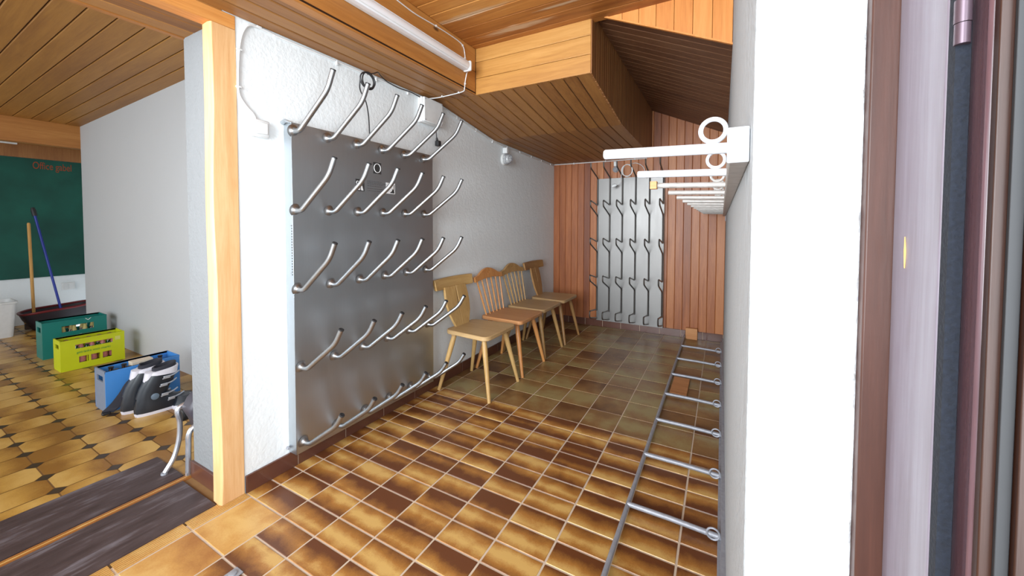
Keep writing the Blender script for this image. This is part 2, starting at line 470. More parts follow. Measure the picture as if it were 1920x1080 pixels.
# left wall with its thick end towards the opening
wl = MB(); wl.box((-.45, -.055, 0), (XL, YB+.2, 2.66)); struct('wall_left', wl, WHITE)
wl = MB(); wl.box((-.4505, -.062, 0), (-.152, -.054, 2.24)); struct('trim_4', wl, GREYP)
# post at the end of the wall, slightly wany edge
po = MB(); rings = []
for k in range(24):
    z = 2.215*k/23; wv = .004*math.sin(z*3.1+.6)+.003*math.sin(z*7.7)
    rings.append([(-.168, -.050, z), (-.160+wv, -.104, z), (-.104, -.108+wv*.6, z), (XL+.004, -.102+wv, z), (XL+.004, -.003, z), (-.168, -.003, z)])
po.loft(rings); struct('trim_5', po, POST, bevel=.003)
# lintel over the opening
li = MB(); li.box((-.16, -2.3, 2.214), (XL+.004, -.0035, 2.2785)); li.box((-.16, -2.3, 2.279), (XL, -.056, 2.60)); struct('trim_6', li, POSTY, bevel=.003)
li = MB(); planks(li, (-.44, -2.3, 2.236), (0, 2.24, 0), (.28, 0, 0), 3, (0, 0, -1)); li.box((-.45, -2.3, 2.25), (-.16, -.056, 2.62), 0); struct('trim_7', li, [SOFF, GROOVE])
li = MB(); li.box((-.47, -2.3, 2.232), (-.44, -.056, 2.62)); struct('trim_8', li, BEAMY, bevel=.003)

# back wall of vertical boards
bw = MB(); planks(bw, (XL, YB, 0), (0, 0, 2.72), (XR-XL, 0, 0), 24, (0, -1, 0), .0016)
struct('wall_back', bw, [BACKW, GROOVE])
# right wall, and the plastered reveal of the entrance the picture is taken from
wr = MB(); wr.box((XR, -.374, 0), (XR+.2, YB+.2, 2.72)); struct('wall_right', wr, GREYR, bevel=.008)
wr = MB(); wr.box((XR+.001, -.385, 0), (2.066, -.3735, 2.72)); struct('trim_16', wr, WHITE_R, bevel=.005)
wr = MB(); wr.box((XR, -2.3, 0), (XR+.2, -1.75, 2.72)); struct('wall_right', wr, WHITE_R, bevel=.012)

# ceilings
ce = MB(); planks(ce, (.285, -2.3, 2.62), (XR-.285+.2, 0, 0), (0, 3.80, 0), 33, (0, 0, -1), .004); struct('ceiling', ce, [CEILX, GROOVE])
FX = 1.17
so = MB(); planks(so, (XL, -2.3, 2.28), (0, 3.74, 0), (.285-XL, 0, 0), 4, (0, 0, -1), .007); struct('ceiling', so, [SOFF, GROOVE])
nrm = Vector((0, -(2.28-2.146), -(2.30-1.44))).normalized()
so = MB(); planks(so, (XL, 1.44, 2.28), (0, .86, -.134), (FX-XL, 0, 0), 13, nrm, .007)
planks(so, (XL, 2.30, 2.146), (0, YB-2.30, -.026), (FX-XL, 0, 0), 13, (0, 0, -1), .007); struct('ceiling', so, [SOFF, GROOVE])
bm_ = MB(); bm_.box((.225, -2.3, 2.279), (.285, 1.44, 2.45)); bm_.box((.225, -2.3, 2.452), (.285, 1.44, 2.62)); bm_.box((.10, -2.3, 2.60), (.284, 1.44, 2.66)); struct('trim_9', bm_, BEAMY, bevel=.004)
bm_ = MB(); bm_.box((.2855, 1.44, 2.281), (FX, 1.47, 2.40)); bm_.box((.2855, 1.44, 2.402), (FX, 1.47, 2.52)); bm_.box((.2855, 1.44, 2.522), (FX, 1.47, 2.63)); struct('trim_10', bm_, BEAMX, bevel=.003)
# fascia of short upright boards along the edge of the lowered soffit
fa = MB(); n = 44
for k in range(n):
    y0 = 1.445+(YB-1.445)*k/n; y1 = 1.445+(YB-1.445)*(k+1)/n-.008
    zz = lambda y: (2.28-.134*(y-1.44)/.86) if y < 2.30 else 2.146-.026*(y-2.3)/(YB-2.3)
    fa.hexa([(FX-.012, y0, zz(y0)), (FX+.006, y0, zz(y0)), (FX+.006, y1, zz(y1)), (FX-.012, y1, zz(y1)), (FX-.012, y0, 2.70), (FX+.006, y0, 2.70), (FX+.006, y1, 2.70), (FX-.012, y1, 2.70)])
fa.hexa([(FX-.02, 1.45, 2.30), (FX-.008, 1.45, 2.30), (FX-.008, YB, 2.16), (FX-.02, YB, 2.16), (FX-.02, 1.45, 2.7), (FX-.008, 1.45, 2.7), (FX-.008, YB, 2.7), (FX-.02, YB, 2.7)], 1)
struct('trim_11', fa, [FASC, GROOVE])
# knotty panel with a slanting lower edge
kn = MB(); xa, xb = 1.26, XR; za = lambda x: 2.60-.458*(x-1.30); n = 7
for k in range(n):
    x0 = xa+(xb-xa)*k/n; x1 = xa+(xb-xa)*(k+1)/n-.002
    kn.hexa([(x0, 1.47, za(x0)), (x1, 1.47, za(x1)), (x1, 1.49, za(x1)), (x0, 1.49, za(x0)), (x0, 1.47, 2.66), (x1, 1.47, 2.66), (x1, 1.49, 2.66), (x0, 1.49, 2.66)])
struct('trim_12', kn, KNOT, bevel=.0015)
ds = MB(); nz = Vector((-.458, 0, -1)).normalized()
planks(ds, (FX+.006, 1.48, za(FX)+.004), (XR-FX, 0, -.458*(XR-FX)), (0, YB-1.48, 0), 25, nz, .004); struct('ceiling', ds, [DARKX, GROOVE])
ds = MB(); ds.hexa([(1.22, 1.462, za(1.22)-.004), (XR, 1.462, za(XR)-.004), (XR, 1.472, za(XR)-.004), (1.22, 1.472, za(1.22)-.004), (1.22, 1.462, za(1.22)+.006), (XR, 1.462, za(XR)+.006), (XR, 1.472, za(XR)+.006), (1.22, 1.472, za(1.22)+.006)])
struct('trim_13', ds, KNOT)

# skirting tiles
def skirt(name, p0, p1, nrm, h=.085, step=.30, th=.012, start=0):
    mb = MB(); p0 = Vector(p0); p1 = Vector(p1); L = (p1-p0).length; d = (p1-p0)/L; nrm = Vector(nrm); s = 0; nx = start or step
    while s < L-.01:
        e = min(nx, L); a = p0+d*s; b = p0+d*(e-.004)
        mb.hexa([a, b, b+nrm*th, a+nrm*th, a+Vector((0, 0, h)), b+Vector((0, 0, h)), b+nrm*th+Vector((0, 0, h)), a+nrm*th+Vector((0, 0, h))], 0)
        s = e; nx = s+step
    a = p0; b = p1; q = nrm*(th*.75)
    mb.hexa([a, b, b+q, a+q, a+Vector((0, 0, h-.002)), b+Vector((0, 0, h-.002)), b+q+Vector((0, 0, h-.002)), a+q+Vector((0, 0, h-.002))], 1)
    return struct(name, mb, [BASET, GROUT], bevel=.0015)
skirt('baseboard_left', (XL, 0.0, 0), (XL, YB, 0), (1, 0, 0), .085, .30, .012, .26)
skirt('baseboard_back', (XL, YB, 0), (XR, YB, 0), (0, -1, 0), .085, .23)
skirt('baseboard_end', (-.462, -.062, 0), (-.17, -.062, 0), (0, -1, 0), .085, .30)

# side room shell
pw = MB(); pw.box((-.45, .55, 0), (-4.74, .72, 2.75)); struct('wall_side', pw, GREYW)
cs = MB(); planks(cs, (-.44, -3.2, 2.565), (-4.30, 0, -.115), (0, 3.76, 0), 30, (-.027, 0, -1), .006); struct('ceiling', cs, [SIDEC, GROOVE])
fb = MB(); fb.box((-4.86, -3.2, 2.19), (-4.74, .95, 2.62)); struct('trim_14', fb, BEAMY, bevel=.004)
fw_ = MB(); fw_.box((-6.1, -3.2, 0), (-5.93, 1.2, 2.7)); struct('wall_far', fw_, WHITE)
fw_ = MB(); fw_.box((-4.74, .90, 0), (-6.1, 1.1, 2.7)); struct('wall_side', fw_, WHITE)
cs = MB(); planks(cs, (-4.86, -3.2, 2.32), (-1.1, 0, 0), (0, 4.2, 0), 30, (0, 0, -1), .006); struct('ceiling', cs, [SIDEC, GROOVE])
fw_ = MB(); planks(fw_, (-5.93, -3.2, 2.15), (0, 4.1, 0), (0, 0, .17), 1, (1, 0, 0)); fw_.box((-5.93, -3.2, 2.148), (-5.90, .90, 2.33)); struct('trim_15', fw_, [FASC, GROOVE])
rf = MB(); rf.box((-6.3, -3.3, 2.78), (XR+.3, YB+.2, 2.9)); struct('ceiling', rf, GROOVE)  # unseen slab added over the ceilings to stop sky leaking through seams
rf = MB(); rf.box((XR, -2.3, 2.25), (XR+.2, -.385, 2.80)); struct('wall_right', rf, WHITE_R)
# ------------------------------------------------------------------ large boot dryer on the left wall
def text(name, body, size, loc, rot, mat, parent, ext=.0004, align='CENTER', sx=1):
    c = bpy.data.curves.new(name, 'FONT'); c.body = body; c.size = size; c.extrude = ext
    c.align_x = align; c.align_y = 'CENTER'; c.materials.append(mat)
    tmp = bpy.data.objects.new(name+'_curve', c); COL.objects.link(tmp); bpy.context.view_layer.update()
    me = bpy.data.meshes.new_from_object(tmp.evaluated_get(bpy.context.evaluated_depsgraph_get()))
    bpy.data.objects.remove(tmp); me.name = name
    o = bpy.data.objects.new(name, me); COL.objects.link(o); o.location = loc; o.rotation_euler = rot; o.scale = (sx, 1, 1)
    if parent: o.parent = parent
    return o
RX = (PI/2, 0, PI/2)           # text on a face looking to +X
RY = (PI/2, 0, 0)              # text on a face looking to -Y
INK = plain('black_print', (.03, .03, .03), .5)
PAPER = plain('white_print', (.8, .8, .8), .5)
DARKST = plain('grey_print', (.11, .11, .115), .45, .4)

dr = thing('boot_dryer', 'large brushed steel boot dryer plate with thirty pegs on the white left wall', 'boot dryer')
pb = MB(); P0 = (XL, .215, .09); P1 = (-.02, 1.305, 1.832)
pb.box((-.0225, .215, .09), (-.02, 1.305, 1.832))
pb.box((XL+.001, .215, .09), (-.02, .2175, 1.832)); pb.box((XL+.001, 1.3025, .09), (-.02, 1.305, 1.832))
pb.box((XL+.001, .215, 1.8295), (-.02, 1.305, 1.832)); pb.box((XL+.001, .215, .09), (-.02, 1.305, .0925))
pb.build('panel', STEEL, dr, bevel=.0012)
lp = MB(); lp.tube([(XL+.004, .206, 1.833), (-.055, .206, 1.842), (-.03, .212, 1.834), (-.021, .225, 1.833)], [.011, .010, .006, .003], 8); lp.build('corner_lip', STEEL, dr)
sc = MB(); sc.tube([(XL, .205, .118), (-.068, .205, .118)], .007, 8); sc.build('mounting_screw', GALV, dr)
zt = [2.07, 1.641, 1.216, .773, .332]; ze = [1.785, 1.378, .966, .547, .140]
yb0 = [.226, .230, .235, .249, .257]; ybp = [.196, .196, .198, .199, .200]
for r_ in range(5):
    for k in range(6):
        yb = yb0[r_]+ybp[r_]*k; yt = [.274, .276, .272, .302, .300][r_]+.2115*k; z0 = ze[r_]; z1 = zt[r_]
        dz = z1-z0; A0 = Vector((-.021, yb, z0+.004)); A1 = Vector((.024, yb+.004, z0)); A2 = Vector((.198, yb+(yt-yb)*.86, z0+dz*.66)); A3 = Vector((.235, yt, z1))
        path = bend_path([A0, A1, A2, A3], .040, 7)
        rad = [.0132]*len(path)
        h = MB(); h.tube(path, rad, 14)
        h.lathe([(.034, 0), (.027, .002), (.020, .006), (.0155, .012), (.0142, .020), (.0132, .030)], (-.021, yb, z0+.004), axis_mat(A1-A0), 18)
        ho = h.build('peg', STEELB, dr)
        d = (A3-A2).normalized(); e = MB(); e.lathe([(.0139, -.004), (.0139, .001), (.0112, .003), (.0112, .001), (.0, .0012)], A3, axis_mat(d), 16)
        e.build('end_cap', BLACK, ho)
fx = -.0192
def plate(mb, y0, y1, z0, z1, x=fx, t=.0006): mb.box((x-t, y0, z0), (x, y1, z1)); return mb
st = plate(MB(), .738, .802, 1.632, 1.704).build('round_badge', INK, dr)
rg = MB(); rg.tube([(fx+.0005, .770+.026*math.cos(a*PI/12), 1.668+.028*math.sin(a*PI/12)) for a in range(24)], .0022, 6, closed=True); rg.build('badge_ring', PAPER, st)
s2 = plate(MB(), .603, .668, 1.512, 1.584).build('pictogram', INK, dr)
pg = MB(); pg.tube([(fx+.0004, .618+.009*math.cos(a*PI/8), 1.562+.010*math.sin(a*PI/8)) for a in range(16)], .002, 6, closed=True)
pg.prism([(fx, .622, 1.518), (fx, .634, 1.518), (fx, .636, 1.538), (fx, .630, 1.538)], (.0006, 0, 0)); pg.prism([(fx, .642, 1.518), (fx, .660, 1.516), (fx, .654, 1.536), (fx, .648, 1.555), (fx, .641, 1.555)], (.0006, 0, 0)); pg.build('figure', PAPER, s2)
s3 = plate(MB(), .842, .920, 1.512, 1.584).build('warning_sign', PAPER, dr)
pg = MB(); pg.prism([(fx, .872, 1.518), (fx, .914, 1.516), (fx, .912, 1.53), (fx, .897, 1.548), (fx, .892, 1.531)], (.0006, 0, 0)); pg.prism([(fx, .906, 1.535), (fx, .912, 1.535), (fx, .914, 1.572), (fx, .909, 1.572)], (.0006, 0, 0)); pg.build('figure', INK, s3)
tl = MB()
random.seed(3)
for k, z in enumerate([1.580, 1.571, 1.562, 1.550, 1.534, 1.520]):
    y = .690
    while y < [.795, .822, .818, .80, .815, .79][k]:
        w_ = random.uniform(.006, .018); tl.box((fx-.0004, y, z-.0014), (fx, y+w_, z+.0014)); y += w_+.003
tl.build('printed_lines', DARKST, dr)
sl = MB()
for k in range(19): sl.box((-.034, .2143, 1.042+k*.0142), (-.026, .2151, 1.049+k*.0142))
sl.box((-.042, .2143, 1.300), (-.039, .2151, 1.303)); sl.box((-.042, .2143, 1.052), (-.039, .2151, 1.055)); sl.build('vent_slots', DARKST, dr)

# black cable and coil on the second peg, junction box, plug
bc = thing('black_cable', 'black cable coiled on the second peg of the large dryer top row', 'cable')
c = MB()
for q, (ry, rz, dy) in enumerate([(.045, .042, 0), (.041, .046, .006), (.049, .040, -.004)]):
    c.tube([(.212+q*.006, .498+dy+ry*math.cos(a*PI/14), 2.083+rz*math.sin(a*PI/14)+.010) for a in range(28)], .0036, 8, closed=True)
c.build('coil', BLACK, bc)
c = MB(); c.tube(smooth_path([(.215, .500, 2.128), (.13, .62, 2.19), (.05, .72, 2.245), (-.02, .80, 2.268), (-.06, .90, 2.264), (-.072, 1.02, 2.261), (-.06, 1.12, 2.262), (-.064, 1.27, 2.25)], 6), .0035, 8); c.build('lead', BLACK, bc)
c = MB(); c.tube(smooth_path([(.214, .452, 2.10), (.19, .47, 2.04), (.08, .60, 2.03), (.01, .68, 1.97), (-.045, .735, 1.84), (-.05, .742, 1.80)], 6), .0035, 8); c.build('hanging_lead', BLACK, bc)
jb = thing('junction_box', 'pale grey junction box under the wooden soffit above the large dryer', 'junction box')
c = MB(); c.box((XL, 1.215, 2.075), (-.045, 1.438, 2.262)); c.build('box', GPLAS, jb, bevel=.006)
c = MB(); c.box((-.0445, 1.219, 2.079), (-.022, 1.434, 2.258)); c.build('lid', GPLAS, jb, bevel=.006)
for yy, zz in ((1.232, 2.09), (1.232, 2.245), (1.42, 2.09), (1.42, 2.245)):
    c = MB(); c.lathe([(.005, 0), (.005, .002)], (-.022, yy, zz), axis_mat((1, 0, 0)), 10); c.build('screw', GALV, jb)
pl = thing('power_plug', 'small black power plug hanging on a short lead below the junction box', 'plug')
c = MB(); c.tube(smooth_path([(-.05, 1.385, 2.076), (-.05, 1.385, 2.03), (-.052, 1.392, 1.99)], 5), .0035, 8); c.build('lead', BLACK, pl)
c = MB(); c.tube([(-.052, 1.392, 1.992), (-.052, 1.398, 1.968)], [.006, .011], 10); c.box((-.07, 1.39, 1.925), (-.034, 1.428, 1.968)); c.build('plug_body', BLACK, pl, bevel=.006)
c = MB(); c.tube([(-.052, 1.428, 1.938), (-.052, 1.442, 1.938)], .0024, 8); c.tube([(-.052, 1.428, 1.955), (-.052, 1.442, 1.955)], .0024, 8); c.build('pins', GALV, pl)

# switch and cables
sw = thing('wall_switch', 'white surface mounted light switch on the white wall beside the wooden post', 'switch')
c = MB(); c.box((XL, .045, 1.735), (-.052, .128, 1.818)); c.build('housing', WPLAS, sw, bevel=.008)
c = MB(); c.box((-.053, .058, 1.747), (-.043, .116, 1.806)); c.build('rocker', WPLAS, sw, bevel=.005)
def zs(y):
    if y < 1.44: return 2.274
    if y < 2.30: return 2.274-.134*(y-1.44)/.86
    return 2.140-.026*(y-2.3)/(YB-2.3)
wc = thing('white_cable', 'white cable running down the wall to the switch beside the post', 'cable')
c = MB(); c.tube(smooth_path([(XL+.004, .17, 2.268), (XL+.005, .10, 2.272), (XL+.006, .055, 2.262), (XL+.005, .028, 2.22), (XL+.005, .012, 2.15), (XL+.005, .004, 2.04), (XL+.005, .004, 1.93), (XL+.005, .030, 1.88), (XL+.006, .064, 1.845), (XL+.01, .075, 1.816)], 6), .006, 8); c.build('sheath', WPLAS, wc)
for y, z in ((.010, 2.13), (.004, 1.955), (.10, 2.274)):
    c = MB(); c.box((XL, y-.012, z-.004), (XL+.013, y+.010, z+.004)); c.build('clip', WPLAS, wc, bevel=.001)
wc = thing('white_cable', 'grey-white cable run along the top of the left wall under the soffit', 'cable')
pts = [(XL+.006, .17+.28*k, zs(.17+.28*k)-.008) for k in range(14)]
c = MB(); c.tube([p for p in pts if p[1] < YB], .0055, 8); c.tube([(p[0]+.001, p[1], p[2]-.013) for p in pts if 1.40 < p[1] < YB], .0055, 8); c.build('sheath', GPLAS, wc)
for k in range(1, 13):
    y = .24+.29*k
    if y < YB-.03:
        c = MB(); c.box((XL, y-.005, zs(y)-.028), (XL+.014, y+.005, zs(y)-.001)); c.build('clip', WPLAS, wc, bevel=.001)
wc = thing('white_cable', 'thin white cable looping over the beam past the tube light to the junction box', 'cable')
path = [(.288, .10, 2.60), (.289, .40, 2.596), (.289, .66, 2.578), (.289, .80, 2.572), (.289, .99, 2.585), (.289, 1.20, 2.59), (.289, 1.275, 2.575), (.289, 1.298, 2.52), (.289, 1.302, 2.45), (.345, 1.302, 2.42), (.30, 1.302, 2.385), (.289, 1.30, 2.33), (.287, 1.295, 2.285), (.262, 1.31, 2.272), (.15, 1.325, 2.272), (.02, 1.325, 2.270), (-.05, 1.30, 2.266)]
path[9] = (.291, 1.325, 2.42)
c = MB(); c.tube(smooth_path(path, 5), .0035, 8); c.build('sheath', WPLAS, wc)
for p in ((.2885, .985, 2.586), (.2885, 1.272, 2.578), (.2885, 1.300, 2.50), (.2885, 1.30, 2.32)):
    c = MB(); c.box((p[0]-.004, p[1]-.006, p[2]-.006), (p[0]+.006, p[1]+.006, p[2]+.006)); c.build('clip', WPLAS, wc, bevel=.002)
for p in ((.22, 1.318, 2.274), (.06, 1.326, 2.274)):
    c = MB(); c.box((p[0]-.005, p[1]-.008, p[2]-.007), (p[0]+.005, p[1]+.008, p[2]+.005)); c.build('clip', WPLAS, wc, bevel=.002)
wc = thing('white_cable', 'thin white cable across the top of the brown boarded back wall', 'cable')
c = MB(); c.tube([(XL+.01, YB-.006, 2.113), (.60, YB-.006, 2.108), (1.12, YB-.006, 2.106)], .006, 8); c.build('sheath', WPLAS, wc)
for x in (.20, .62, .98):
    c = MB(); c.box((x-.006, YB-.016, 2.098), (x+.006, YB, 2.122)); c.build('clip', WPLAS, wc, bevel=.002)

# tube light on the beam
tlm = thing('tube_light', 'long white fluorescent tube fitting mounted on the wooden beam', 'light')
c = MB(); c.box((.2855, -.28, 2.403), (.312, 1.285, 2.462)); c.build('body', WPLAS, tlm, bevel=.004)
DIFF = plain('clear_prismatic_diffuser', (.80, .81, .84), .18, 0, .3, .03)
c = MB(); c.loft([[(.312, y, 2.401), (.334, y, 2.403), (.345, y, 2.416), (.348, y, 2.432), (.345, y, 2.449), (.334, y, 2.461), (.312, y, 2.464)] for y in (-.275, .3, .8, 1.275)])
c.build('diffuser', DIFF, tlm)
for k, z in enumerate((2.411, 2.454)):
    c = MB(); c.tube([(.3435 if 0 else .342, -.27, z), (.342, 1.27, z)], .0022, 6); c.build('ridge', WPLAS, tlm)
for y in (-.292, 1.275):
    c = MB(); c.box((.2855, y, 2.396), (.352, y+.026, 2.468)); c.build('end_cap', WPLAS, tlm, bevel=.010)

# caged bulkhead lamps
GLASS = plain('frosted_lamp_glass', (.46, .47, .48), .12, 0, .5, .2)
def bulkhead(label, o, dirx, s=1.0):
    """o on the wall, dirx = outward direction"""
    t = thing('bulkhead_lamp', label, 'lamp', o); D = Vector(dirx).normalized(); M = axis_mat(D); side = Vector((0, 0, 1)).cross(D)
    c = MB(); c.lathe([(.058*s, 0), (.060*s, .012), (.052*s, .022)], (0, 0, 0), M, 24); c.build('base_ring', GPLAS, t)
    c = MB(); c.lathe([(.048*s, .02), (.047*s, .045*s+.01), (.038*s, .075*s), (.020*s, .092*s), (.001, .097*s)], (0, 0, 0), M, 20); c.build('glass_dome', GLASS, t)
    c = MB()
    for a in range(6):
        th = a*PI/3; u = side*math.cos(th)+Vector((0, 0, 1))*math.sin(th)
        c.tube([u*.053*s+D*.02, u*.051*s+D*.055*s, u*.040*s+D*.085*s, u*.02*s+D*.101*s, D*.104*s], .002, 6)
    for h, r in ((.05*s, .052*s), (.082*s, .042*s)):
        c.tube([side*math.cos(a*PI/12)*r+Vector((0, 0, 1))*math.sin(a*PI/12)*r+D*h for a in range(24)], .002, 6, closed=True)
    c.build('wire_cage', GALV, t)
    c = MB(); c.box((-.02 if D.x == 0 else 0, -.02 if D.y == 0 else -.045, .060*s), (.02 if D.x == 0 else .05, .02 if D.y == 0 else 0, .06*s+.06)); c.build('cable_entry', GPLAS, t, bevel=.006)
    return t
bulkhead('caged bulkhead lamp high on the white left wall above the chairs', (XL, 2.50, 1.985), (1, 0, 0), 1.0)
bulkhead('small caged lamp above the third peg of the far dryer', (.75, YB, 1.995), (0, -1, 0), .62)

# ------------------------------------------------------------------ second dryer on the back wall
d2 = thing('boot_dryer', 'tall pale steel boot dryer with bent wire hooks on the brown back wall', 'boot dryer')
STEEL2 = steel('pale_brushed_steel', (.22, .212, .205), .46, (50, 50, 1.2), .16)
c = MB(); c.box((.530, YB-.045, .085), (1.328, YB-.0435, 1.885)); c.box((.530, YB-.044, .085), (.5315, YB-.001, 1.885)); c.box((1.3265, YB-.044, .085), (1.328, YB-.001, 1.885)); c.box((.53, YB-.044, 1.8835), (1.328, YB-.001, 1.885)); c.box((.53, YB-.044, .0865), (1.328, YB-.001, .088))
for z in (1.50, 1.03, .57): c.box((.532, YB-.0455, z-.03), (1.326, YB-.045, z+.03))
c.build('panel', STEEL2, d2)
cols = [.537, .692, .846, 1.004, 1.164, 1.318]
yw = YB-.062; yt = 3.505
for x in cols:
    pts = [(x, yt, 2.045), (x, yt, 1.985), (x, yw, 1.895)]
    for b, t_, r_ in ((1.552, 1.598, 1.425), (1.090, 1.148, .966), (.634, .700, .517)):
        pts += [(x, yw, b), (x, yt, t_), (x, yt, t_-.07), (x, yw, r_)]
    pts += [(x, yw, .212)]
    path = bend_path(pts, .026, 4)
    c = MB(); c.tube(path, .0085, 8)
    c.build('wire_hook', WIRE, d2)
    c = MB(); c.tube(bend_path([(x, yw, .225), (x, yt, .262), (x, yt, .180), (x, yw+.01, .112)], .03, 4), .0085, 8); c.build('bottom_hook', WIRE, d2)
wc = thing('extension_cord', 'light cord coiled over the fourth hook of the far dryer with a plug hanging left', 'cord')
c = MB()
for q in range(4):
    c.tube([(.952+.062*math.cos(a*PI/12)*(1-.05*q), 3.545+q*.007, 1.935+.066*math.sin(a*PI/12)*(1+.03*q)) for a in range(24)], .0045, 7, closed=True)
c.build('coil', GPLAS, wc)
c = MB(); c.tube(smooth_path([(.98, 3.55, 2.0), (1.04, 3.60, 2.02), (1.10, 3.66, 1.99), (1.125, 3.72, 1.93), (1.125, 3.77, 1.86)], 5), .004, 7); c.tube(smooth_path([(.90, 3.55, 1.94), (.87, 3.62, 1.88), (.855, 3.68, 1.84), (.82, 3.70, 1.80), (.785, 3.70, 1.785)], 5), .004, 7); c.build('lead', GPLAS, wc)
c = MB(); c.tube([(.80, 3.70, 1.792), (.775, 3.70, 1.782), (.745, 3.70, 1.772)], [.010, .022, .019], 10); c.build('plug', GPLAS, wc, bevel=.002)

# ------------------------------------------------------------------ ski racks on the right wall
ur = thing('ski_rack', 'white painted wall rack of straight pegs with rings along the right wall', 'ski rack')
c = MB(); c.box((1.930, -.312, 1.405), (XR, 3.845, 1.453)); c.build('rail', WORNW, ur, bevel=.003)
c = MB(); c.box((1.9285, -.316, 1.403), (XR-.001, -.311, 1.455)); c.build('rail_end', PAINTW, ur, bevel=.002)
c = MB(); c.box((XR-.006, 3.70, 1.35), (XR, 3.715, 1.405)); c.build('bracket', GALV, ur)
for k in range(14):
    y = -.290+.307*k; m = PAINTW if k < 2 else WORNW
    c = MB(); c.lathe([(.0075, 0), (.0085, .002), (.0085, .196)], (1.739, y, 1.4355), axis_mat((.192, 0, -.006)), 14); c.build('peg', m, ur)
    c = MB(); c.tube([(1.9095+.0175*math.cos(a*PI/14), y, 1.4585+.0175*math.sin(a*PI/14)) for a in range(28)], .0036, 8, closed=True); c.build('ring', m, ur)
c = MB(); c.box((1.722, .305, 1.424), (1.742, .33, 1.448)); c.build('wooden_tip', BLOCK, ur, bevel=.001)
fr = thing('ski_rack', 'galvanised ladder-like floor rack with rungs and rings along the right wall', 'ski rack')
c = MB(); c.box((1.942, -.30, 0), (XR, 3.845, .045)); c.box((1.930, -.30, 0), (1.945, 3.845, .006)); c.build('wall_angle', GALV, fr, bevel=.001)
c = MB(); c.tube([(1.566, -.30, .022), (1.566, 3.84, .022)], .0095, 10); c.build('long_bar', GALV, fr)
for k in range(-2, 8):
    y = .795+.4365*k
    if y > 3.84: break
    c = MB(); c.tube([(1.566, y, .026), (1.75, y, .026), (1.943, y, .020)], .0112, 12); c.build('rung', GALV, fr)
    c = MB(); c.tube([(1.914+.0235*math.cos(a*PI/14), y-.012, .033+.0235*math.sin(a*PI/14)) for a in range(28)], .0042, 8, closed=True); c.build('ring', GALV, fr)
for x0, x1, y0, y1, lab in ((1.592, 1.712, 2.165, 2.505, 'flat light wooden block between the middle rungs of the floor rack'),):
    c = MB(); c.box((x0, y0, .0), (x1, y1, .022)); tag(c.build('wood_block', BLOCK, bevel=.002), lab, 'wood block')
c = MB(); c.box((1.578, 3.80, .0), (1.70, 3.843, .125)); tag(c.build('wood_block', BLOCK, bevel=.002), 'small upright wooden block at the far end of the floor rack by the back wall', 'wood block')

ft = thing('floor_bolt', 'small grey metal plate set in the tiles at the lower edge of the photo', 'floor plate')
c = MB(); c.box((.325, -.285, .0), (.372, -.232, .005)); c.build('plate', GALV, ft, bevel=.003)
c = MB(); c.lathe([(.014, 0), (.013, .006), (.008, .008)], (.349, -.258, .004), None, 16); c.build('stud', GALV, ft)

# ------------------------------------------------------------------ chairs
def seat_mesh(w0, w1, dp, z, th, rc=.05):
    """w0 width at back, w1 width at front; front towards +X"""
    pts = []
    for (x, y, sgn, a0) in ((dp/2, w1/2, 1, 0), (-dp/2, w0/2, 1, PI/2), (-dp/2, -w0/2, 1, PI), (dp/2, -w1/2, 1, 1.5*PI)):
        cx = x-rc*(1 if x > 0 else -1); cy = y-rc*(1 if y > 0 else -1)
        for k in range(7):
            a = a0+k*PI/12; pts.append((cx+rc*math.cos(a), cy+rc*math.sin(a), z))
    return pts
def leg(t, top, foot, m, r0=.0205, r1=.0135):
    a = Vector(foot); b = Vector(top); L = (b-a).length; M = axis_mat(b-a)
    c = MB(); c.lathe([(r1, 0), (r1*1.05, L*.1), (r0, L*.72), (r0*1.02, L*.8), (r0*.86, L)], a, M, 14)
    o = c.build('leg', m, t); return o
def legs(t, m):
    for sx, sy in ((1, 1), (1, -1), (-1, 1), (-1, -1)):
        top = (.13 if sx > 0 else -.14, .15*sy, .455); foot = (.225 if sx > 0 else -.245, .225*sy, 0.0)
        leg(t, top, foot, m)
